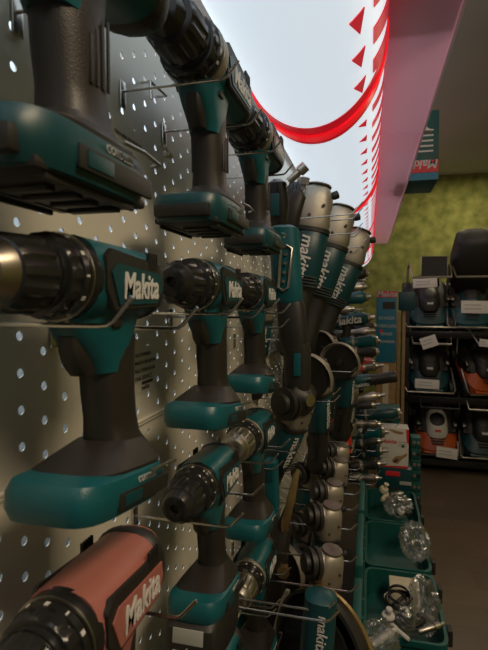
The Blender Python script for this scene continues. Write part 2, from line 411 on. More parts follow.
    if battery:
        s = MB(); s.loft([ring((.012, 0, -.174), X_, Y_, .058, .036, 5, 28), ring((.014, 0, -.182), X_, Y_, .064, .038, 5, 28), ring((.014, 0, -.216), X_, Y_, .064, .038, 5, 28), ring((.014, 0, -.226), X_, Y_, .060, .035, 5, 28)]).xf(tilt)
        b = s.build('battery', 'black', t)
        MB().box((.0775, 0, -.190), (.002, .040, .018), .0008).xf(tilt).build('release_button', 'greytext', b)
        o = text('makita', .0145, 'white', b, (.0787, 0, -.209), (0, 1, 0), (0, 0, 1), .0, .02); o.data.transform(tilt)
    return t
def put_drill(o, y, z, label, x=-.198, yaw=0, pitch=0, roll=0):
    o.location = (x, y, H + z); o.rotation_euler = Euler((roll, pitch, -PI / 2 + yaw), 'XYZ'); tag(o, label, 'drill', 'cordless drills hung in rows on the perforated board')
G = 'cordless drills'
drill1 = make_drill('cordless_drill', nose='darksteel'); drill = make_drill('cordless_drill')
hpd = make_drill('hammer_drill', gear='alu', big=1.12, kx=1.0, sx=0, hp=True); hpd.scale = (1.1, 1.1, 1.1)
pnk = make_drill('cordless_drill', body='pink')
bat = make_drill('cordless_drill', battery=True)
silv = make_drill('cordless_drill', gear='alu', chuckm='steel', nose='steel')
# row 1
d = hpd; put_drill(d, .286, .262, 'big dark teal drill at top left showing its empty battery slot from below')
d = copy_tree(hpd); put_drill(d, .582, .280, 'teal hammer drill with silver gear case, second in the top row')
d = copy_tree(hpd); put_drill(d, .850, .280, 'teal hammer drill third in the top row, below the red hoop')
# row 2
drill1.scale = (.97, .97, .95); put_drill(drill1, .332, .015, 'large teal and black drill in the middle row nearest the viewer')
put_drill(drill, .592, .018, 'teal and black drill second in the middle row')
d = copy_tree(drill); put_drill(d, .835, .015, 'teal and black drill third in the middle row beside the hanging grinder')
# row 3
put_drill(pnk, .326, -.224, 'pink drill with black chuck in the lower left corner')
bat.scale = (.93, .93, .93); put_drill(bat, .588, -.222, 'teal drill with fitted black battery beside the pink drill')
d = copy_tree(silv); put_drill(d, .830, -.228, 'teal drill with silver gear case third in the lower row')
# row 4
put_drill(silv, .850, -.478, 'teal drill with shiny steel chuck near the bottom edge, under the third lower-row drill')
d = copy_tree(drill); put_drill(d, .600, -.492, 'teal drill almost out of the picture below the drill with a battery')

k_ = 0
wh = ['highest', 'second', 'third', 'lowest']
for y in (3.1, 3.7):
    for q in range(4):
        d = copy_tree((drill, silv, hpd, drill)[(q + k_) % 4]); k_ += 1
        put_drill(d, y, .06 - .24 * q, 'far drill turned sideways along the wall, %s of the %s far column' % (wh[q], 'nearer' if y < 3.3 else 'farther'), x=-.17, yaw=PI / 2 - .25)
# ------------------------------------------------------------------ wire hooks
def hook(y, z, xe, label, tip=.020, m='chrome', zr=0, plate=True, up=.9, r=.0017):
    o = empty('wire_hook', label, 'hook', 'chrome wire hooks on the perforated board'); o.location = (WX, y, H + z)
    e = xe - WX
    MB().tube([(0.001, 0, 0), (.012, 0, 0), (e - .008, 0, -zr), (e - .002, 0, -zr + .0006), (e + .002, 0, -zr + .003), (e + tip * .75, 0, -zr + tip * up)], r, 8).build('prong', m, o)
    if plate:
        MB().box((.0022, 0, -.004), (.003, .012, .030), .001).build('back_plate', m, o)
    return o
desc = {}
rows = [(.275, [(.292, 'top left drill'), (.582, 'second top-row drill'), (.850, 'third top-row drill')]),
        (.020, [(.332, 'nearest middle-row drill'), (.600, 'second middle-row drill'), (.835, 'third middle-row drill')]),
        (-.230, [(.326, 'pink drill'), (.600, 'drill with a battery'), (.830, 'third lower-row drill')]),
        (-.485, [(.600, 'bottom drill'), (.850, 'drill with the steel chuck')])]
for az, lst in rows:
    for y, nm in lst:
        hook(y - .060, az - .036, -.155, 'chrome wire hook under the chuck end of the ' + nm)
        hook(y + .056, az - .044, -.155, 'chrome wire hook under the rear end of the ' + nm)
# stray small hook fittings on the board
o = empty('hook_bracket', 'small empty wire bracket on the board left of the second top-row drill', 'hook'); p = atx(150, 92, WX)
o.location = p
MB().tube([(.001, -.028, 0), (.014, -.028, 0), (.014, .02, .002), (.001, .02, .002)], .0018, 8).tube([(.014, -.028, 0), (.015, -.029, -.022)], .0018).build('wire', 'chrome', o)
o = MB().box((0, 0, 0), (.010, .014, .008), .002).tube([(0, 0, .002), (.004, -.02, .006)], .0015).build('plastic_peg', 'cream'); o.location = atx(168, 155, WX + .008); tag(o, 'tiny cream plastic peg in the board beside the top-row grips', 'peg')

# stickers printed on the board
s = MB().box((0, 0, 0), (.0006, .062, .062)); st = s.build('paper_sticker', 'board'); 
p = atx(126, 152, WX); st.location = (WX + .0006, p.y, p.z); tag(st, 'pale text sticker on the board right of the top left grip', 'sticker')
for i, ln in enumerate(['FARA BINE PRODUS DIN', 'PRET DE GAMA', 'PENTRU TOATE']):
    text(ln, .0062, 'ink', st, (.0006, -.028, .016 - i * .0145), (0, 1, 0), (0, 0, 1), 0, .01, align='LEFT', ext=.0001)
s = MB().box((0, 0, 0), (.0006, .060, .058)); st = s.build('paper_sticker', 'board')
p = atx(143, 369, WX); st.location = (WX + .0006, p.y, p.z); tag(st, 'beige text sticker with a small brand logo behind the nearest middle-row grip', 'sticker')
for i, ln in enumerate(['FACE BUSINESS', 'MAKITA DIN JAPON', 'FACE TEHNOLOGII', 'ENA SERVICE']):
    text(ln, .0066 + (.0016 if i == 3 else 0), 'ink', st, (.0006, -.024, .019 - i * .0100), (0, 1, 0), (0, 0, 1), 0, .01, align='LEFT', ext=.0001)
MB().box((.0006, .010, -.0175), (.0004, .032, .004)).build('logo_bar', 'ink', st)
text('makita', .0085, 'ink', st, (.0006, .004, -.0235), (0, 1, 0), (0, 0, 1), .1, .02, ext=.0001)
s = MB().box((0, 0, 0), (.0006, .05, .045)); st = s.build('paper_sticker', 'board'); p = atx(146, 597, WX); st.location = (WX + .0006, p.y, p.z); tag(st, 'sticker with red logo on the board right of the pink drill', 'sticker')
text('makita', .011, 'redprint', st, (.0006, 0, .008), (0, 1, 0), (0, 0, 1), .1, .02, ext=.0001); text('SERVICE', .006, 'ink', st, (.0006, 0, -.008), (0, 1, 0), (0, 0, 1), 0, .01, ext=.0001)

# ------------------------------------------------------------------ angle grinders
def make_grinder(name, guard='alu', side=False, disc=True, guarded=True):
    """head at the origin, barrel hanging along -z, spindle along +x"""
    t = empty(name)
    s = MB(); s.loft([ring((0, 0, -.052), X_, Y_, .029, .029, 2.6), ring((0, 0, -.040), X_, Y_, .032, .0315, 3), ring((.003, 0, -.018), X_, Y_, .031, .030, 3.4), ring((.004, 0, .004), X_, Y_, .030, .030, 3.4),
                      ring((.002, 0, .020), X_, Y_, .026, .026, 3), ring((.0, 0, .030), X_, Y_, .017, .018, 2.2), ring((0, 0, .033), X_, Y_, .006, .008, 2.2)])
    s.lathe([(-.030, .004), (-.029, .010), (-.020, .018), (0, .027), (.030, .026), (.038, .022), (.040, .012)])
    hd = s.build('gear_head', 'alu', t)
    s = MB()
    for a in (-1, 1):
        for b in (-1, 1): s.lathe([(0, .0028), (.004, .0028), (.0042, .001)], (-.012 + .022 * (a > 0), b * .0285, -.010 - .02 * (a > 0)), V((0, b, 0)), 10)
    s.build('screws', 'ink', hd)
    MB().lathe([(0, .006), (.004, .0075), (.012, .0075), (.013, .005)], (-.026, 0, .016), V((-1, 0, .6)), 14).build('lock_button', 'black', t)
    MB().lathe([(.038, .012), (.0385, .024), (.046, .024), (.047, .014), (.052, .014), (.053, .010), (.062, .010), (.063, .005)]).build('spindle', 'blackgloss', t)
    MB().lz([(-.058, 0, 0, .0328, .0328), (-.0575, 0, 0, .0338, .0338), (-.050, 0, 0, .0338, .0338), (-.0495, 0, 0, .032, .032)], 2.8).build('collar', 'black', t)
    s = MB(); s.lathe([(0, .0225), (.002, .0235), (.004, .0225), (.0045, .010)], (0, 0, .0285), Z_, 20); s.build('top_cap', 'darksteel', hd)
    for k in (-1, 1):
        s = MB()
        for q in range(4): s.box((-.006, k * .0322, -.138 - .0055 * q), (.034, .003, .0022), .0006)
        s.build('vent', 'black', t)
    # half guard shell
    gs = MB(); s = gs; n = 18; a0, a1 = PI * .5 - 1.9, PI * .5 + 1.9
    secs = []
    for i in range(n + 1):
        a = a0 + (a1 - a0) * i / n; c_, s_ = math.cos(a), math.sin(a)
        pr = [(.040, .024), (.040, .060), (.042, .0625), (.056, .0635), (.057, .0625), (.0565, .0610), (.0430, .0600), (.0418, .024)]
        secs.append([V((x, c_ * r, s_ * r)) for x, r in pr])
    if guarded: s.loft(secs); s.build('guard', guard, t)
    else: MB().lathe([(.030, .028), (.031, .0345), (.040, .0355), (.041, .031), (.046, .031), (.047, .0345), (.054, .034), (.055, .022), (.064, .020), (.065, .008)], N=28).build('flange', 'black', t)
    if disc and guarded: MB().lathe([(.047, .010), (.0472, .052), (.050, .052), (.0505, .010)], N=32).build('grinding_disc', 'black', t)
    MB().lz([(-.050, 0, 0, .0285, .0285), (-.056, 0, 0, .0325, .0325), (-.10, 0, 0, .0325, .0325), (-.150, 0, 0, .0295, .030), (-.156, 0, 0, .027, .027)], 2.5).build('motor_barrel', 'tealdark', t)
    MB().lz([(-.152, 0, 0, .026, .026), (-.165, 0, 0, .0235, .025), (-.20, 0, 0, .023, .025), (-.245, 0, 0, .026, .028), (-.268, 0, 0, .027, .0295), (-.278, 0, 0, .022, .024), (-.280, 0, 0, .012, .014)], 2.6).build('rear_grip', 'black', t)
    MB().box((.024, 0, -.20), (.010, .016, .075), .003).build('paddle_switch', 'blackgloss', t)
    for k in (-1, 1):
        text('makita', .029, 'white', t, (.006, k * .0328, -.104), (0, 0, -1), (-k, 0, 0), .15, .02)
    if side:
        s = MB(); s.lathe([(.028, .005), (.036, .005), (.038, .012), (.044, .015), (.060, .0145), (.10, .016), (.125, .0175), (.135, .014), (.137, .006)], (0, 0, -.004), V((0, side, 0)), 18); s.build('side_handle', 'black', t)
    return t
gr = make_grinder('angle_grinder'); big = make_grinder('angle_grinder', disc=False, guarded=False); ng = make_grinder('angle_grinder', guarded=False)
used = set()
def put_gr(proto, loc, tail, spin, s, label, cat='grinder', group='angle grinders on the wall'):
    o = proto if proto.name not in used else copy_tree(proto)
    used.add(proto.name)
    frame(o, loc, V(loc) - V(tail), spin, s); tag(o, label, cat, group); return o
# three large ones up under the light box
for (hu, hv, y, tu, tv, ty, lab) in ((316, 203, 1.42, 289, 352, 1.38, 'large teal angle grinder with silver head, left of the three leaning under the light box'),
                                     (339, 222, 1.72, 300, 352, 1.68, 'large teal angle grinder, middle of the three leaning under the light box'),
                                     (357, 243, 2.15, 314, 352, 2.10, 'large teal angle grinder, right and farthest of the three leaning under the light box')):
    a = at(hu, hv, y); b = at(tu, tv, ty); put_gr(big, a, b, (-.97, -.22, 0), (a - b).length / .275, lab)
# long prongs carrying them
for k, (y, z, ue) in enumerate(((1.33, .215, 352), (1.47, .225, 353), (1.63, .205, 354), (1.80, .215, 355), (2.05, .205, 360), (2.25, .215, 362))):
    d = at(ue, 240, y)
    hook(y, z, d.x, 'long chrome prong %s the %s leaning large grinder' % (('before', 'behind')[k % 2], ('left', 'left', 'middle', 'middle', 'right', 'right')[k]), tip=.035, zr=-.01)
# row B : medium grinders whose guards face the viewer
def G_(u, v, y, tu, tv, ty, spin, s, lab, proto=None): return put_gr(proto or gr, at(u, v, y), at(tu, tv, ty), spin, s, lab)
G_(318, 372, 1.30, 318, 470, 1.36, (-.35, -.95, 0), 1.05, 'angle grinder whose silver guard and black disc face the viewer, mid height')
G_(346, 358, 1.62, 341, 436, 1.68, (-.3, -.95, .1), 1.05, 'angle grinder with dark flange behind the one facing the viewer')
G_(330, 345, 1.85, 326, 410, 1.9, (-.5, -.85, .1), 1.0, 'angle grinder with red-lit flange above the two guard-facing grinders')
G_(300, 402, 1.02, 264, 492, 1.06, (-.55, -.8, 0), 1.0, 'slanted teal angle grinder with long black grip in front of the cluster', ng)
G_(340, 384, 2.0, 384, 378, 2.0, (0, .3, -1), .8, 'angle grinder lying level with its black grip pointing right to the cartons', ng)
# row C : small grinders in a receding line low down
ys = [.93, 1.05, 1.20, 1.36, 1.52]
px = [(330, 562), (330, 516), (333, 492), (339, 468), (341, 452)]
nm = ['nearest', 'second', 'third', 'fourth', 'farthest']
for i, (y, (u, v)) in enumerate(zip(ys, px)):
    a = at(u, v, y); b = a + V((-.05, .03, -.28)); put_gr(ng, a, b, (-.85, -.5, .12), .86, 'small silver-headed grinder low on the wall, %s in the receding line' % nm[i])
for i, (u, v) in enumerate(((359, 592), (359, 562), (359, 530), (361, 510), (364, 495), (365, 480), (366, 470), (365, 457))):
    y = .88 + .105 * i; p = at(u - 8, v, y)
    hook(y, p.z - H, p.x, 'chrome hook tip low beside the cases, %s of the eight in the column' % ['lowest', 'second lowest', 'third lowest', 'fourth lowest', 'fourth highest', 'third highest', 'second highest', 'highest'][i], tip=.018)
# hooks that carry row B
for (u, v, y, lb) in ((334, 402, 1.22, 'front hook under the guard-facing grinder'), (335, 394, 1.34, 'rear hook under the guard-facing grinder'), (352, 372, 1.55, 'front hook under the dark-flanged grinder'), (360, 368, 1.7, 'rear hook under the dark-flanged grinder'),
                      (286, 400 - 60, 1.0, 'hook beside the hanging grinder, at its black collar'), (281, 328, .92, 'hook between the third middle-row drill and the hanging grinder'), (292, 452, .95, 'hook beside the slanted grinder barrel'), (275, 470, .90, 'hook in front of the slanted grinder'),
                      (268, 617, .80, 'hook low in front of the teal barrel'), (328, 622, .66, 'hook crossing the teal barrel at the bottom'), (325, 612, .70, 'second hook crossing the teal barrel at the bottom')):
    p = at(u, v, y); hook(y, p.z - H, p.x, 'chrome ' + lb, tip=.02)

# hanging long grinder with silver lever, head down
t = empty('long_grinder', 'tall teal and black grinder hanging head down with a silver lever', 'grinder')
a = at(284, 232, 1.0); t.location = a
def pl(u, v, y=1.0): return at(u, v, y) - a
def seg(pts, m, name, n=3):   # pts: (u,v,width px)
    s = MB(); k = 1.0 / FPX
    s.loft([ring(pl(u, v), X_, Y_, w / 2 * k * 1.03, w / 2 * k * 1.0, n) for u, v, w in pts]); return s.build(name, m, t)
seg([(284, 226, 18), (284, 229, 28), (285, 250, 29), (287, 280, 29), (288, 300, 29), (289, 303, 26)], 'teal', 'rear_housing')
seg([(290, 300, 25), (291, 305, 27), (294, 340, 28), (295, 346, 26)], 'black', 'collar')
seg([(295, 343, 28), (297, 350, 27), (298, 380, 25), (298, 392, 22)], 'brownblack', 'barrel')
s = MB(); c = pl(297, 363) + V((.004, -.0275, 0)); s.box(c, (.014, .004, .046), .001); s.build('name_plate', 'teal', t)
s = MB(); c = pl(300, 398); s.lathe([(-.03, .02), (-.028, .034), (-.006, .036), (.012, .036), (.014, .03), (.022, .02), (.03, .012)], c, V((.75, -.6, 0)), 24); s.build('gear_head', 'black', t)
s = MB(); s.lathe([(0, .013), (.003, .013), (.0035, .006)], c + V((.75, -.6, 0)).normalized() * .028, V((.75, -.6, 0)), 18); s.build('spindle', 'steel', t)
s = MB(); P0 = pl(288, 250) + V((.002, -.031, 0)); P1 = pl(286, 288) + V((0, -.032, 0)); W = V((.011, 0, 0))
s.tube([P0 - W, P0 + V((0, 0, .006)), P0 + W, P1 + W * .9, P1 - V((0, 0, .006)), P1 - W * .9], .003, 8, closed=True)
for k in range(4): s.lathe([(0, .0035), (.003, .0035)], P0.lerp(P1, .15 + .23 * k), V((0, -1, 0)), 10)
s.build('lever_bracket', 'steel', t)
# dark tools behind the third top-row drill
def capsule(name, pts, y, m, label=None, cat=None, m2=None, n=2.5, txt=None, group=None):
    """tool along pixel points (u, v, width px) at depth y, round in section"""
    P = [at(u, v, y) for u, v, w in pts]; w = (P[0] - CAM).dot(F); k = w / FPX
    ax = (P[-1] - P[0]).normalized(); A = ax.cross(V((0, 1, 0))).normalized(); B = ax.cross(A)
    o = MB().loft([ring(p - P[0], A, B, q[2] / 2 * k, q[2] / 2 * k, n) for p, q in zip(P, pts)]).build(name, m)
    o.location = P[0]
    if label: tag(o, label, cat, group)
    return o, P, k, A, B, ax
o, P, k, A, B, ax = capsule('multi_tool', [(277, 180, 10), (277, 184, 20), (279, 205, 20), (279, 226, 16), (279, 232, 10)], 1.12, 'blackgloss', 'black tool body hanging between the third top-row drill and the large grinders', 'power tool')
MB().lathe([(0, .008), (.03, .008), (.032, .012), (.05, .012)], (0.03, -.02, -.01), V((.6, 0, .5)), 12).build('lever', 'steel', o)
MB().box((0, -.024, -.06), (.02, .006, .05), .002).build('name_plate', 'tealdark', o)
o, P, k, A, B, ax = capsule('multi_tool', [(299, 190, 8), (298, 196, 16), (292, 215, 18), (288, 238, 16), (287, 245, 8)], 1.25, 'black', 'black tool with grey knob just left of the large grinders', 'power tool')
MB().lathe([(0, .006), (.012, .006), (.014, .012), (.03, .012), (.032, .006)], (.01, 0, 0), V((.2, -.2, .9)), 14).build('knob', 'greytext', o)
# slim teal tool standing behind the third lower-row grip, dark pieces beneath
o, P, k, A, B, ax = capsule('slim_tool', [(271, 458, 8), (271, 461, 14), (272, 490, 14), (273, 518, 13), (273, 521, 8)], .98, 'teal', 'slim teal upright tool right of the third lower-row grip', 'power tool', n=4)
MB().box(V((.0, -.0145, -.03)), (.012, .003, .03), .001).build('vent_plate', 'tealdark', o)
o, P, k, A, B, ax = capsule('hedge_trimmer', [(283, 520, 10), (282, 526, 20), (276, 560, 24), (274, 600, 22), (272, 660, 20)], 1.02, 'brownblack', 'brown-black hanging tool grip low between drills and small grinders', 'power tool')
MB().lathe([(0, .012), (.03, .013)], (.0, -.0, -.10), V((0.2, -1, 0)), 14).build('boss', 'brass', o)
o, P, k, A, B, ax = capsule('blade_cover', [(298, 470, 3), (296, 476, 6), (291, 500, 9), (285, 525, 8), (283, 532, 3)], 1.0, 'brass', 'brass-coloured metal blade edge left of the small grinders', 'blade', n=5)
o, P, k, A, B, ax = capsule('blade_cover', [(288, 590, 4), (285, 600, 8), (279, 630, 12), (276, 650, 12)], .98, 'cream', 'pale cream blade sheath at the bottom between the barrels', 'blade', n=5)
# barrel with vertical lettering at the bottom
o, P, k, A, B, ax = capsule('sander', [(322, 592, 18), (321, 596, 32), (318, 630, 34), (314, 680, 34)], .72, 'tealdark', 'dark teal tool barrel with vertical white lettering at the bottom edge', 'sander', n=2.6)
text('makita', .022, 'white', o, V((.002, -.0255, -.05)), ax, V((1, 0, 0)), .1, .01)
o2, P, k, A, B, ax = capsule('handle', [(333, 610, 8), (335, 618, 20), (333, 640, 22), (330, 660, 18)], .92, 'brass', None, None); o2.name = 'brass_motor_end'; tag(o2, 'brass-coloured motor end right of the lettered barrel', 'power tool')
# large black wheel guard with brass rim
t = empty('large_grinder', 'big black wheel guard with a brass rim at the bottom centre', 'grinder'); c = at(322, 655, .86); t.location = c
ax = V((-.62, -.78, .12)).normalized()
MB().lathe([(-.02, .03), (-.018, .095), (-.010, .108), (.014, .110), (.016, .104), (.0, .098), (-.004, .03)], (0, 0, 0), ax, 48).build('wheel_guard', 'black', t)
MB().lathe([(-.019, .098), (-.0195, .108), (-.013, .1135), (-.006, .1135), (-.006, .1085), (-.012, .105)], (0, 0, 0), ax, 48).build('guard_rim', 'brass', t)
MB().lathe([(-.004, .02), (.03, .024), (.034, .014), (.05, .012)], (0, 0, 0), ax, 24).build('spindle', 'blackgloss', t)
MB().lathe([(.012, .05), (.014, .085), (.018, .085), (.019, .05)], (0, 0, 0), ax, 40).build('grinding_disc', 'blackgloss', t)
# red guarded tool
t = empty('oil_can', 'orange-red curved plastic guard hanging among the grinders', 'guard'); t.location = at(340, 432, 1.75)
s = MB(); secs = []
for i in range(13):
    a = -.2 + 2.1 * i / 12; secs.append([V((.062 * math.cos(a) * r - .02, y_, .09 * math.sin(a) * r - .05)) for r, y_ in ((1, -.02), (1, .02), (.78, .02), (.78, -.02))])
s.loft(secs).build('guard', 'red', t); t.name = 'grinder_guard'
# far level tools stacked up the wall
far = [(322, 277, 366, 273, 2.9, 12, 'black', 'black level tool topmost of the far stack below the light box'),
       (324, 291, 364, 287, 2.8, 9, 'steel', 'silver level tool second in the far stack'),
       (320, 303, 366, 297, 2.7, 13, 'teal', 'grey-teal level tool third in the far stack'),
       (322, 322, 368, 318, 2.6, 14, 'tealdark', 'dark level tool with white lettering in the far stack'),
       (334, 334, 372, 331, 2.8, 9, 'steel', 'silver level tool under the lettered one'),
       (338, 344, 376, 341, 2.7, 14, 'teal', 'teal level cylinder tool right of the flanged grinders'),
       (342, 354, 376, 352, 2.6, 11, 'black', 'black level cylinder tool just under the teal cylinder'),
       (352, 370, 376, 366, 2.6, 9, 'steel', 'silver level tool above the pointing black grip'),
       (335, 402, 378, 396, 2.5, 10, 'steel', 'silver blade-like tool under the pointing black grip'),
       (345, 415, 398, 413, 2.7, 13, 'tealdark', 'dark teal level tool above the red and white carton'),
       (348, 434, 382, 432, 2.5, 16, 'teal', 'teal level tool left of the red and white carton'),
       (352, 452, 380, 451, 2.5, 12, 'tealdark', 'dark teal level tool lower left of the red and white carton')]
far += [(318, 312, 352, 309, 2.5, 7, 'steel', 'thin silver level rod above the lettered dark tool'), (330, 284, 360, 281, 3.0, 7, 'steel', 'thin silver level rod high in the far stack'),
        (340, 327, 374, 326, 3.1, 8, 'black', 'thin black level tool right of the lettered dark tool'), (345, 362, 372, 361, 2.9, 7, 'red', 'thin red level tool above the pointing black grip'),
        (338, 408, 372, 405, 2.3, 7, 'black', 'thin black level tool under the silver blade-like one'), (350, 424, 378, 424, 2.3, 8, 'darksteel', 'dim steel level tool between two teal ones'),
        (350, 443, 378, 441, 2.4, 8, 'black', 'thin black level tool left of the carton'), (350, 466, 378, 464, 2.3, 10, 'black', 'black level tool lowest in the far stack'), (348, 478, 376, 478, 2.2, 8, 'darksteel', 'dim steel level rod below the far stack')]
rr_ = random.Random(4)
for u0, v0, u1, v1, y, w, m, lab in far:
    v0 += rr_.uniform(-2, 2); sh = rr_.uniform(.35, .9)
    f_ = lambda q: (u0 + (u1 - u0) * q, v0 + (v1 - v0) * q)
    o, P, k, A, B, ax = capsule('reciprocating_saw', [(*f_(0), w * .5), (*f_(.05), w * .9), (*f_(.35), w), (*f_(.5), w * .75), (*f_(.62), w * .8), (*f_(.9), w), (*f_(1), w * .6)], y, m, lab, 'power tool', group='far level tools')
    r0 = w / 2 * k
    MB().lathe([(0, r0 * .75), (.012, r0 * .6), (.014, r0 * .45 * sh), (.045 * sh, r0 * .4 * sh)], (P[-1] - P[0]), ax, 12).build('nose', 'steel', o)
    s = MB(); mid = (P[-1] - P[0]) * .55; s.loft([ring(mid + V((0, 0, -r0 * .5)), X_, Y_, r0 * .7, r0 * .5), ring(mid + V((0, 0, -r0 * 1.5)), X_, Y_, r0 * .55, r0 * .5), ring(mid + V((-.01, 0, -r0 * 2.4)), X_, Y_, r0 * .6, r0 * .5)]).build('grip', 'black', o)
    MB().lathe([(0, r0 * 1.03), (.012, r0 * 1.03)], (P[-1] - P[0]) * .38, ax, 16).build('band', 'alu' if m != 'steel' else 'red', o)
    if 'lettering' in lab: text('Makita', .055, 'white', o, (P[-1] - P[0]) * .55 + V((0, -r0 * 1.02, 0)), ax, Z_, .2, .02, ext=.001)
    if m != 'steel': hook(y, P[0].z - H - r0 * 1.2, P[-1].x - .01, 'chrome hook under the ' + ' '.join(lab.split(' with ')[0].split()[:9]), tip=.03, r=.0025)
# dark fill of small tools between (individual grinders further down the wall)
i = 0
for (u, v, y, lb) in ((352, 392, 2.15, 'above the silver blade-like tool'), (322, 440, 1.75, 'behind the slanted black grips'), (352, 425, 2.3, 'right of the orange-red guard'), (308, 520, 1.25, 'behind the second small grinder'), (310, 470, 1.4, 'left of the fourth small grinder'),
                      (300, 560, 1.1, 'left of the nearest small grinder'), (296, 345, 1.5, 'behind the hanging long grinder'), (310, 330, 2.1, 'in the gap under the large grinders'), (262, 300, 1.15, 'behind the third middle-row drill')):
    a = at(u, v, y); put_gr(gr, a, a + V((-.04, .05, -.28)), (-.6, -.8, .1), .9, 'dark angle grinder ' + lb) if False else put_gr((ng, gr)[int(u) % 3 == 0], a, a + V((-.04, .05, -.28)), (-.6, -.8, .1), .9, 'dark angle grinder ' + lb)

# ------------------------------------------------------------------ open cases on the low stand
def make_case():
    t = empty('storage_case'); w, l, h, k = .235, .375, .25, .006
    s = MB()
    q = 10
    s.loft([ring((0, 0, -h), X_, Y_, w / 2 - .006, l / 2 - .006, q, 32), ring((0, 0, -h + .01), X_, Y_, w / 2, l / 2, q, 32), ring((0, 0, -.02), X_, Y_, w / 2, l / 2, q, 32), ring((0, 0, -.018), X_, Y_, w / 2 + .006, l / 2 + .006, q, 32),
            ring((0, 0, 0), X_, Y_, w / 2 + .006, l / 2 + .006, q, 32), ring((0, 0, 0), X_, Y_, w / 2 - .004, l / 2 - .004, q, 32), ring((0, 0, -.09), X_, Y_, w / 2 - .008, l / 2 - .008, q, 32)])
    s.build('shell', 'tealcase', t)
    for y in (-.11, .11):
        la = MB().box((w / 2 + .014, y, -.02), (.016, .035, .05), .004).build('latch', 'black', t)
    # lid folded open against the wall side
    s = MB(); s.box((-w / 2 - .020, 0, .10), (.024, l, .21), .006)
    for y in (-.12, -.04, .04, .12): s.box((-w / 2 - .006, y, .10), (.006, .012, .17), .002)
    s.build('lid', 'tealcase', t)
    return t
case = make_case()
cz = H - 1.0; cx = .115
cy = [1.22, 1.66, 2.06, 2.46]
cl = ['cut by the bottom edge of the picture', 'holding a cream card box and bagged cables', 'holding one crumpled clear bag', 'holding white odds and ends', 'under the red and white carton']
for i, y in enumerate(cy):
    o = case if i == 0 else copy_tree(case)
    if i == 4: 
        pass
    o.location = (cx, y, cz); tag(o, 'open teal plastic case ' + cl[i], 'storage case', 'open teal cases')
s = MB().box((cx, 2.08, (cz - .252) / 2), (.26, 2.24, cz - .252), .004); o = s.build('display_plinth', 'black'); tag(o, 'low dark stand under the row of open teal cases', 'stand')
# contents
def bagob(u, v, y, sc, seed, lab, zfix=None):
    bm = bmesh.new(); bmesh.ops.create_icosphere(bm, subdivisions=4, radius=1); rnd = random.Random(seed)
    dirs = [(V((rnd.uniform(-1, 1), rnd.uniform(-1, 1), rnd.uniform(-1, 1))).normalized(), rnd.uniform(3, 9), rnd.uniform(0, 6)) for _ in range(12)]
    for vv in bm.verts:
        d = sum(abs(math.sin(vv.co.dot(a) * f + p)) for a, f, p in dirs) / 12
        vv.co *= 1.38 - .45 * d - .22 * abs(math.sin(vv.co.dot(dirs[0][0]) * 7 + 2 * math.sin(vv.co.dot(dirs[1][0]) * 5))); vv.co = V((vv.co.x * sc[0], vv.co.y * sc[1], vv.co.z * sc[2]))
    s = MB(); s.bm.free(); s.bm = bm; o = s.build('plastic_bag', 'bag', None, 12); o.location = at(u, v, y); tag(o, lab, 'bag'); return o
bagob(415, 541, 2.03, (.062, .12, .06), 3, 'crumpled clear plastic bag alone in the open teal case')
bagob(424, 603, 1.68, (.05, .13, .06), 5, 'large clear plastic bag over cables in the cream box case')
bagob(404, 620, 1.55, (.045, .07, .04), 8, 'smaller clear bag beside coiled black cable')
bagob(398, 505, 2.45, (.07, .09, .045), 11, 'pale plastic bag in the case behind the crumpled one')
bagob(380, 640, 1.30, (.05, .07, .04), 15, 'clear film bag in the case cut by the bottom edge')
o = MB().box((0, 0, 0), (.10, .07, .10), .002).build('card_box', 'cream'); o.location = (at(404, 590, 1.76).x, 1.76, cz - .04); tag(o, 'plain cream cardboard box standing in the open teal case', 'box')
def coil(u, v, y, r, lab, m='blackgloss', n=4, seed=1):
    rnd = random.Random(seed); pts = []
    for i in range(n * 18):
        a = 2 * PI * i / 18; rr = r * (1 + .25 * math.sin(a * .37 + seed)); pts.append((rr * math.cos(a), rr * 1.2 * math.sin(a), .012 * math.sin(a * .6 + seed) + .004 * i / 18))
    o = MB().tube(pts, .0042, 8).build('cable_coil', m); o.location = at(u, v, y); tag(o, lab, 'cable')
coil(398, 600, 1.62, .035, 'coiled black cable in front of the cream box', seed=2)
coil(410, 622, 1.58, .034, 'loose black cable under the large clear bag', seed=5)
t = empty('valve_fitting', 'round white plastic knob lying at the left end of the cable case', 'knob'); t.location = at(388, 617, 1.50)
MB().lathe([(0, .018), (.006, .020), (.010, .018), (.011, .008), (.022, .007), (.026, .011), (.032, .009)], (0, 0, 0), V((.1, -.2, 1)), 20).build('cap', 'white', t)
for (u, v, y, r, lab) in ((383, 491, 2.36, .02, 'small beige fitting at the left of the odds and ends case'), (400, 513, 2.32, .016, 'white plastic cap in the odds and ends case')):
    o = MB().lathe([(0, r), (r * .5, r * 1.1), (r, r * .9), (r * 1.2, r * .4), (r * 2, r * .4), (r * 2.2, r * .6)], (0, 0, 0), V((.4, -.3, 1)), 16).build('plastic_fitting', 'white' if 'white' in lab else 'cream'); o.location = at(u, v, y); tag(o, lab, 'fitting')

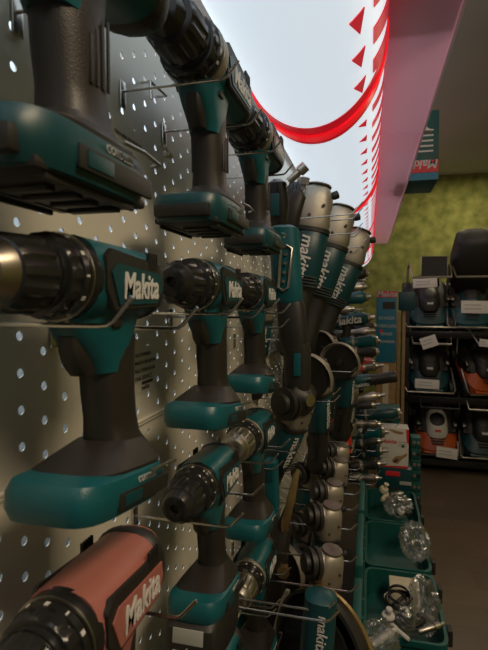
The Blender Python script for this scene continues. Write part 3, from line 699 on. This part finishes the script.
for (u, v, y, L_, r, rz, m, lab) in ((392, 606, 1.60, .10, .006, .9, 'black', 'black plastic rod lying left of the coiled cable'), (418, 632, 1.50, .09, .009, .5, 'steel', 'steel bar at the front right of the cable case'), (409, 640, 1.46, .08, .007, 2.4, 'white', 'white plastic tube at the front of the cable case'),
                                     (382, 500, 2.44, .08, .010, 1.2, 'cream', 'beige tube in the odds and ends case'), (390, 495, 2.55, .07, .012, .3, 'steel', 'steel cylinder in the odds and ends case'), (396, 514, 2.36, .07, .008, .1, 'black', 'black rod at the front of the odds and ends case'),
                                     (372, 645, 1.26, .09, .009, .8, 'white', 'white tube at the bottom edge beside the clear film bag')):
    o = MB().lathe([(0, r * .7), (.004, r), (L_ * .6, r), (L_ * .62, r * 1.25), (L_ * .8, r * 1.25), (L_ * .82, r * .7), (L_, r * .6)], (0, 0, 0), V((math.cos(rz), math.sin(rz), .12)), 14).build('accessory_rod', m); o.location = at(u, v, y); tag(o, lab, 'accessory', 'loose accessories in the open cases')
# teal-cased goods behind the open cases
def carton(name, u0, v0, u1, v1, y, dep, m, label, cat='box', bev=.003):
    a = at(u0, v1, y); b = at(u1, v0, y); o = MB().box(((b.x - a.x) / 2, dep / 2, (b.z - a.z) / 2), (b.x - a.x, dep, b.z - a.z), bev).build(name, m)
    o.location = a; tag(o, label, cat); o['w'] = b.x - a.x; o['h'] = b.z - a.z; return o
o = carton('tool_carton', 380, 429, 409, 467, 2.68, .10, 'paper', 'white and red tool carton with a printed saw picture, on the teal cases', 'box'); w, h = o['w'], o['h']
s = MB(); s.prism([(w * .9, h * .98), (w * 1.0, h * .98), (w * 1.0, h * .62), (w * .93, h * .66)], -.0012, 0); s.build('red_corner', 'redprint', o); s = MB(); s.prism([(0.001, .001), (w - .001, .001), (w - .001, h * .07), (0.001, h * .05)], -.0012, 0); s.build('red_stripe', 'redprint', o)
s = MB(); s.prism([(w * .42, h * .20), (w * .55, h * .30), (w * .75, h * .32), (w * .95, h * .40), (w * .93, h * .32), (w * .78, h * .24), (w * .62, h * .12), (w * .45, h * .13)], -.0012, 0)
s.prism([(w * .28, h * .97), (w * .5, h * .95), (w * .85, h * .90), (w * .75, h * .85), (w * .5, h * .87)], -.0012, 0); s.build('tool_picture', 'card', o)
s = MB(); s.prism([(w * .45, h * .17), (w * .58, h * .24), (w * .66, h * .22), (w * .55, h * .14)], -.002, -.0012); s.build('picture_shade', 'ink', o)
text('Makita', .030, 'redprint', o, (w * .30, -.001, h * .66), X_, Z_, .2, .02); 
s = MB()
for q in range(3): s.box((w * .78, -.001, h * (.66 - .05 * q)), (w * .3, .001, .004))
for q in range(5): s.box((w * .2, -.001, h * (.5 - .06 * q)), (w * .22, .001, .003))
s.build('small_print', 'greytext', o)
MB().box((w * .80, -.001, h * .56), (.014, .0012, .014)).build('green_mark', 'tealcase', o)
o = carton('closed_case', 377, 470, 412, 503, 2.66, .22, 'tealdark', 'closed dark teal case under the white and red carton', 'storage case'); w, h = o['w'], o['h']
o2 = MB().box((w / 2, .11, -(o.location.z - (cz - .252)) / 2 - .0005), (w, .22, o.location.z - (cz - .252)), .004).build('closed_case', 'tealcase'); o2.location = o.location; tag(o2, 'lower closed teal case standing on the low stand, under the dark one', 'storage case')
MB().box((w * .45, -.002, h * .86), (w * .42, .003, h * .13), .001).build('label', 'redprint', o); MB().box((w * .82, -.003, h * .62), (w * .34, .003, h * .10), .001).build('label', 'greytext', o); MB().box((w * .5, -.004, h * .4), (w * .25, .01, h * .16), .003).build('latch', 'black', o)
for i in range(6):
    v = 438 + i * 11
    o = carton('bit_box', 411, v, 421, v + 9.5, 2.85, .08, 'tealcase', 'small teal accessory box %s in the stack right of the white carton' % ['topmost', 'second', 'third', 'fourth', 'fifth', 'lowest'][i], 'box', .002); o['group'] = 'accessory boxes'
    w, h = o['w'], o['h']
    MB().lathe([(0, .010), (.006, .010), (.007, .004)], (w * .3, 0, h * .5), V((0, -1, 0)), 14).build('cap', 'steel', o); MB().lathe([(0, .010), (.006, .010), (.007, .004)], (w * .75, 0, h * .5), V((0, -1, 0)), 14).build('cap', ('steel', 'black')[i % 2], o)
o = carton('closed_case', 376, 411, 401, 427, 3.0, .2, 'tealcase', 'small closed teal case just above the white and red carton', 'storage case'); MB().box((o['w'] * .5, -.004, o['h'] * .5), (o['w'] * .3, .01, o['h'] * .3), .003).build('latch', 'black', o)
a = at(410.5, 503.5, 2.85); b = at(421.5, 503.5, 2.85)
o = MB().box(((b.x - a.x) / 2, .06, a.z / 2 - .001), (b.x - a.x, .12, a.z - .002), .003).build('accessory_stand', 'black'); o.location = (a.x, 2.85, 0); tag(o, 'narrow black stand under the stack of small accessory boxes', 'stand')
# tall cartons and boards
o = carton('tall_carton', 376, 291, 397, 362, 3.55, .16, 'blueprint', 'tall blue carton with white print and a red top band', 'box'); w, h = o['w'], o['h']
MB().box((w * .5, -.001, h * .955), (w, .002, h * .085)).build('red_band', 'redprint', o); text('Makita', .05, 'white', o, (w * .5, -.003, h * .955), X_, Z_, .2, .02, ext=.0006)
MB().box((w * .6, -.002, h * .80), (w * .62, .003, h * .10)).build('product_picture', 'black', o)
for q, tt in enumerate(('DUH523', 'CORDLESS', 'GRASS', 'TRIMMER')): text(tt, .028, 'white', o, (w * .5, -.001, h * (.62 - q * .11)), X_, Z_, 0, .01)
MB().box((w * .25, -.001, h * .44), (.02, .001, .02)).build('red_mark', 'redprint', o)
a = o.location
o = MB().box((w / 2, .08, (a.z - .002) / 2), (w, .16, a.z - .002), .003).build('cardboard_carton', 'card'); o.location = (a.x, a.y, 0); tag(o, 'plain brown carton under the tall blue carton', 'box')
MB().box((w / 2, -.001, a.z * .86), (w * .3, .002, a.z * .25)).build('packing_tape', 'cream', o)
for u0, u1, v0, lab in ((397.5, 400.5, 312, 'narrow pale plank leaning left of the pair beside the blue carton'), (402.5, 405.8, 308, 'wider pale plank right of the pair beside the blue carton')):
    a = at(u0, v0, 4.0); b = at(u1, v0, 4.0); o = MB().box(((b.x - a.x) / 2, .02, a.z / 2), (b.x - a.x, .04, a.z), .002).build('wooden_plank', 'wood'); o.location = (a.x, 4.0, 0); tag(o, lab, 'plank')
    for zz in (.3, .9): MB().box(((b.x - a.x) / 2, .019, zz), (b.x - a.x + .002, .044, .02)).build('strap', 'card', o)
o = carton('dark_carton', 398, 292, 414, 310, 4.1, .1, 'tealdark', 'dark teal carton resting on the two pale planks', 'box'); o.location.y = 3.98

# cartons above the soffit
a = at(438, 190, 2.86); t = empty('stored_carton', 'teal carton with upside-down red and white lettering on top of the soffit', 'box'); zb = SZ + .010
wX = .22; hT = .37; t.location = (a.x - wX, 2.86, zb)
s = MB().box((wX / 2, .17, hT / 2), (wX, .34, hT), .003); s.build('carton', 'tealcase', t)
MB().box((wX / 2, -.001, hT * .20), (wX, .002, hT * .18)).build('red_band', 'redprint', t)
MB().box((wX / 2, -.001, hT * .06), (wX, .002, hT * .11)).build('blue_band', 'blueprint', t)
text('Makita', .065, 'white', t, (wX * .60, -.003, hT * .235), -X_, -Z_, .2, .02, ext=.001)
s = MB()
for q in range(5): s.box((wX * .62, -.001, hT * (.42 + q * .075)), (wX * .5, .002, .009))
s.build('print_lines', 'paper', t)
a = at(479, 18, 1.05); o = MB().box((-.11, .12, .13), (.22, .24, .26), .003).build('stored_carton', 'tealcase'); o.location = (a.x, 1.05, SZ + .010); tag(o, 'teal carton cut by the top edge above the soffit', 'box')
MB().box((-.11, -.001, .13), (.16, .002, .03)).build('label', 'paper', o)
o = MB().prism([(0, 0), (.03, 0), (.012, .012), (.004, .04), (0, .04)], 0, .03, 'xz').build('shelf_clip', 'white'); o.location = (SX1 - .002, 2.0, SZ); tag(o, 'small white clip on the soffit edge at the joint', 'clip')

# ------------------------------------------------------------------ mower rack
RY = 4.78
t = empty('display_rack', 'tall black metal rack holding the lawn mowers', 'rack')
xl = at(406, 400, RY).x
post = lambda x, y, h: MB().box((x, y, h / 2), (.04, .04, h), .003).build('post', 'black', t)
for x in (xl, xl + .96):
    for y in (RY, RY + .55): post(x, y, H + .16)
shelf_z = [H - 1.50, H - .92, H - .32]
for z in shelf_z:
    s = MB().box((xl + .48, RY + .27, z - .015), (.98, .58, .03), .003); s.build('shelf', 'black', t)
    MB().box((xl + .48, RY - .025, z + .01), (.98, .012, .05), .002).build('front_rail', 'blackgloss', t)
MB().box((xl + .48, RY + .57, (H + .1) / 2), (.98, .01, H + .1)).build('back_sheet', 'black', t)
def make_mower(deck, cover, wheelm='blackgloss', frame_m='steel', bag=False):
    t = empty('lawn_mower')
    s = MB(); s.loft([ring((0, 0, .05), X_, Y_, .165, .21, 4, 28), ring((0, 0, .08), X_, Y_, .175, .22, 4, 28), ring((0, 0, .13), X_, Y_, .165, .205, 3.5, 28), ring((0, .01, .165), X_, Y_, .125, .15, 3, 28), ring((0, .01, .175), X_, Y_, .10, .12, 3, 28)])
    s.build('deck', deck, t)
    s = MB(); s.loft([ring((0, .0, .165), X_, Y_, .085, .125, 3, 24), ring((0, .0, .20), X_, Y_, .09, .13, 3, 24), ring((0, .01, .235), X_, Y_, .075, .11, 2.6, 24), ring((0, .02, .255), X_, Y_, .045, .07, 2.4, 24)]); cv = s.build('motor_cover', cover, t)
    MB().lathe([(0, .06), (.006, .062), (.014, .052), (.016, .02)], (0, .01, .247), Z_, 24).build('cap', 'black', cv)
    MB().loft([ring((0, .07, .10), X_, Y_, .172, .165, 4, 28), ring((0, .07, .17), X_, Y_, .160, .150, 4, 28), ring((0, .08, .205), X_, Y_, .125, .12, 3, 28)]).build('rear_housing', 'black', t)
    MB().loft([ring((0, .15, .19), X_, Y_, .10, .05, 3, 20), ring((0, .16, .27), X_, Y_, .085, .04, 3, 20), ring((0, .16, .28), X_, Y_, .06, .03, 3, 20)]).build('battery_hatch', 'blackgloss', t)
    for sx in (-1, 1): MB().box((sx * .15, .0, .19), (.03, .05, .05), .008).build('height_lever', 'darksteel', t)
    MB().box((0, -.205, .10), (.22, .03, .035), .008).build('front_bumper', deck, t)
    MB().box((0, -.224, .10), (.11, .004, .02), .002).build('badge', 'white', t)
    MB().tube([(-.185, -.02, .15), (-.20, -.22, .15), (-.185, -.25, .15), (.185, -.25, .15), (.20, -.22, .15), (.185, -.02, .15)], .008, 8).build('front_bar', frame_m, t)
    s = MB()
    for q in range(4): s.box((0, -.10 - .022 * q, .182 + .0), (.13 - .012 * q, .010, .012), .003)
    s.build('grille', 'black', t)
    for sx in (-1, 1): MB().box((sx * .14, .02, .165), (.035, .16, .03), .01).build('side_cover', 'black', t)
    MB().box((0, -.08, .238), (.05, .03, .012), .004).build('accent', 'red' if cover == 'paper' else 'white', t)
    for sx in (-1, 1):
        for y, r in ((-.16, .07), (.17, .08)):
            w = MB().lathe([(-.02, r * .6), (-.022, r * .95), (-.012, r), (.012, r), (.022, r * .95), (.02, r * .6)], (sx * .185, y, r), X_, 24).build('wheel', wheelm if (y < 0 and wheelm == 'paper') else 'black', t)
            MB().lathe([(0, r * .62), (sx * .024, r * .6), (sx * .026, r * .2)], (sx * .185, y, r), X_, 20).build('hub', wheelm, w)
    pts = [(-.17, .10, .10), (-.17, .26, .28), (-.165, .18, .42), (-.15, .0, .46), (.15, .0, .46), (.165, .18, .42), (.17, .26, .28), (.17, .10, .10)]
    MB().tube(pts, .010, 8).build('handle_bar', frame_m, t)
    if bag:
        MB().loft([ring((0, .12, .20), X_, Y_, .13, .06, 3.5, 24), ring((0, .14, .26), X_, Y_, .17, .10, 3.5, 24), ring((0, .20, .44), X_, Y_, .175, .11, 3.5, 24), ring((0, .26, .62), X_, Y_, .15, .09, 3, 24), ring((0, .27, .65), X_, Y_, .10, .06, 3, 24)]).build('grass_box', 'black', t)
    return t
mt = make_mower('tealdark', 'black'); mtb = make_mower('teal', 'tealdark', bag=True); mo = make_mower('orange', 'paper', 'paper', 'black'); mo2 = make_mower('orange', 'black')
def put_m(o, u, z, label, pitch=-.85, yo=.06, yaw=0):
    x = at(u, 300, RY + .2).x; o.location = (x, RY + .22 + yo, z + .17); o.rotation_euler = (-pitch, 0, yaw); o.scale = (1.08, 1.2, 1.1); tag(o, label, 'lawn mower', 'lawn mowers on the rack')
put_m(mt, 428, shelf_z[2] + .02, 'teal mower at the top left of the rack with a white tag')
put_m(mtb, 469, shelf_z[2] + .02, 'teal mower at the top right with a tall black grass box')
d = copy_tree(mt); put_m(d, 429, shelf_z[1] + .02, 'teal mower in the middle of the rack with silver handlebar')
put_m(mo2, 478, shelf_z[1] + .02, 'orange mower in the middle right of the rack with silver bar', yaw=.3)
put_m(mo, 438, shelf_z[0] + .02, 'orange mower with off-white motor cover at the bottom left of the rack')
d = copy_tree(mt); put_m(d, 484, shelf_z[0] + .02, 'teal mower at the bottom right of the rack cut by the picture edge')
for (u, v, w, h, y, rz, lab) in ((425, 283, 22, 9, 4.62, -.05, 'white price tag on the top left teal mower'), (475, 307, 24, 12, 4.62, .02, 'white price tag under the top right mower'), (429, 342, 15, 11, 4.62, -.35, 'tilted white price tag on the middle teal mower'),
                             (427, 384, 22, 9, 4.62, 0.03, 'white price tag hanging under the middle teal mower'), (447, 453, 19, 10, 4.62, .08, 'white price tag on the orange mower at the bottom'), (484, 343, 8, 7, 4.62, .1, 'white price tag on the middle right orange mower')):
    k = y * .99 / FPX; o = MB().box((0, 0, 0), (w * k, .002, h * k), .0005, rot=Euler((.0, rz, 0))).build('price_tag', 'paper'); o.location = at(u, v, y); o.rotation_euler = (-.25, 0, 0); tag(o, lab, 'price tag')
    s = MB(); 
    for q in range(2): s.box((-w * k * .08, -.0015, h * k * (.15 - .3 * q)), (w * k * .6, .001, h * k * .09), rot=Euler((0, rz, 0)))
    s.build('print_lines', 'greytext', o)
# grey framed bin on the top left mower
t = empty('grass_catcher', 'black grass catcher in a thin grey frame above the top left mower', 'grass catcher'); a = at(421, 277, 4.74); b = at(448, 256, 4.74); w, h = b.x - a.x, b.z - a.z; t.location = a
MB().tube([(0, 0, 0), (w, 0, 0), (w, 0, h), (0, 0, h)], .006, 6, closed=True).build('frame', 'steel', t); MB().loft([[V((.005, .004, .005)), V((w - .005, .004, .005)), V((w - .005, .004, h - .005)), V((.005, .004, h - .005))], [V((.03, .14, .03)), V((w - .03, .14, .03)), V((w - .03, .14, h - .03)), V((.03, .14, h - .03))]]).build('basket', 'black', t)

# ------------------------------------------------------------------ light
def area(name, loc, rot, size, energy, color, sy=None):
    l = bpy.data.lights.new(name, 'AREA'); l.energy = energy; l.color = color; l.size = size
    if sy: l.shape = 'RECTANGLE'; l.size_y = sy
    o = bpy.data.objects.new(name, l); col.objects.link(o); o.location = loc; o.rotation_euler = rot; return o
area('ceiling_lamp', (1.1, -.1, CZ - .05), (0, 0, 0), .5, 40, (1, .80, .55), 1.2)
area('ceiling_lamp', (1.3, 3.6, CZ - .05), (0, 0, 0), .6, 6, (1, .82, .6), 1.2)
area('ceiling_lamp', (1.0, 5.35, CZ - .05), (0, 0, 0), .4, 12, (1, .86, .6), .6)
area('soffit_fill_light', (.11, 2.0, SZ + .75), (0, 0, 0), .15, 9, (1, .9, .95), 5.5)  # added unseen light that brightens the soffit acrylic from above
area('rear_aisle_lamp', (BX + .12, .55, H + .62), (0, 0, 0), .12, 6.5, (.75, .88, 1), 1.6)
w = bpy.data.worlds.new('world'); scn.world = w; w.use_nodes = True
w.node_tree.nodes['Background'].inputs[0].default_value = (.9, .85, .7, 1); w.node_tree.nodes['Background'].inputs[1].default_value = .09
scn.view_settings.view_transform = 'Standard'; scn.view_settings.look = 'None'; scn.view_settings.gamma = 1; scn.view_settings.exposure = 0
scn.cycles.max_bounces = 8; scn.cycles.transparent_max_bounces = 12
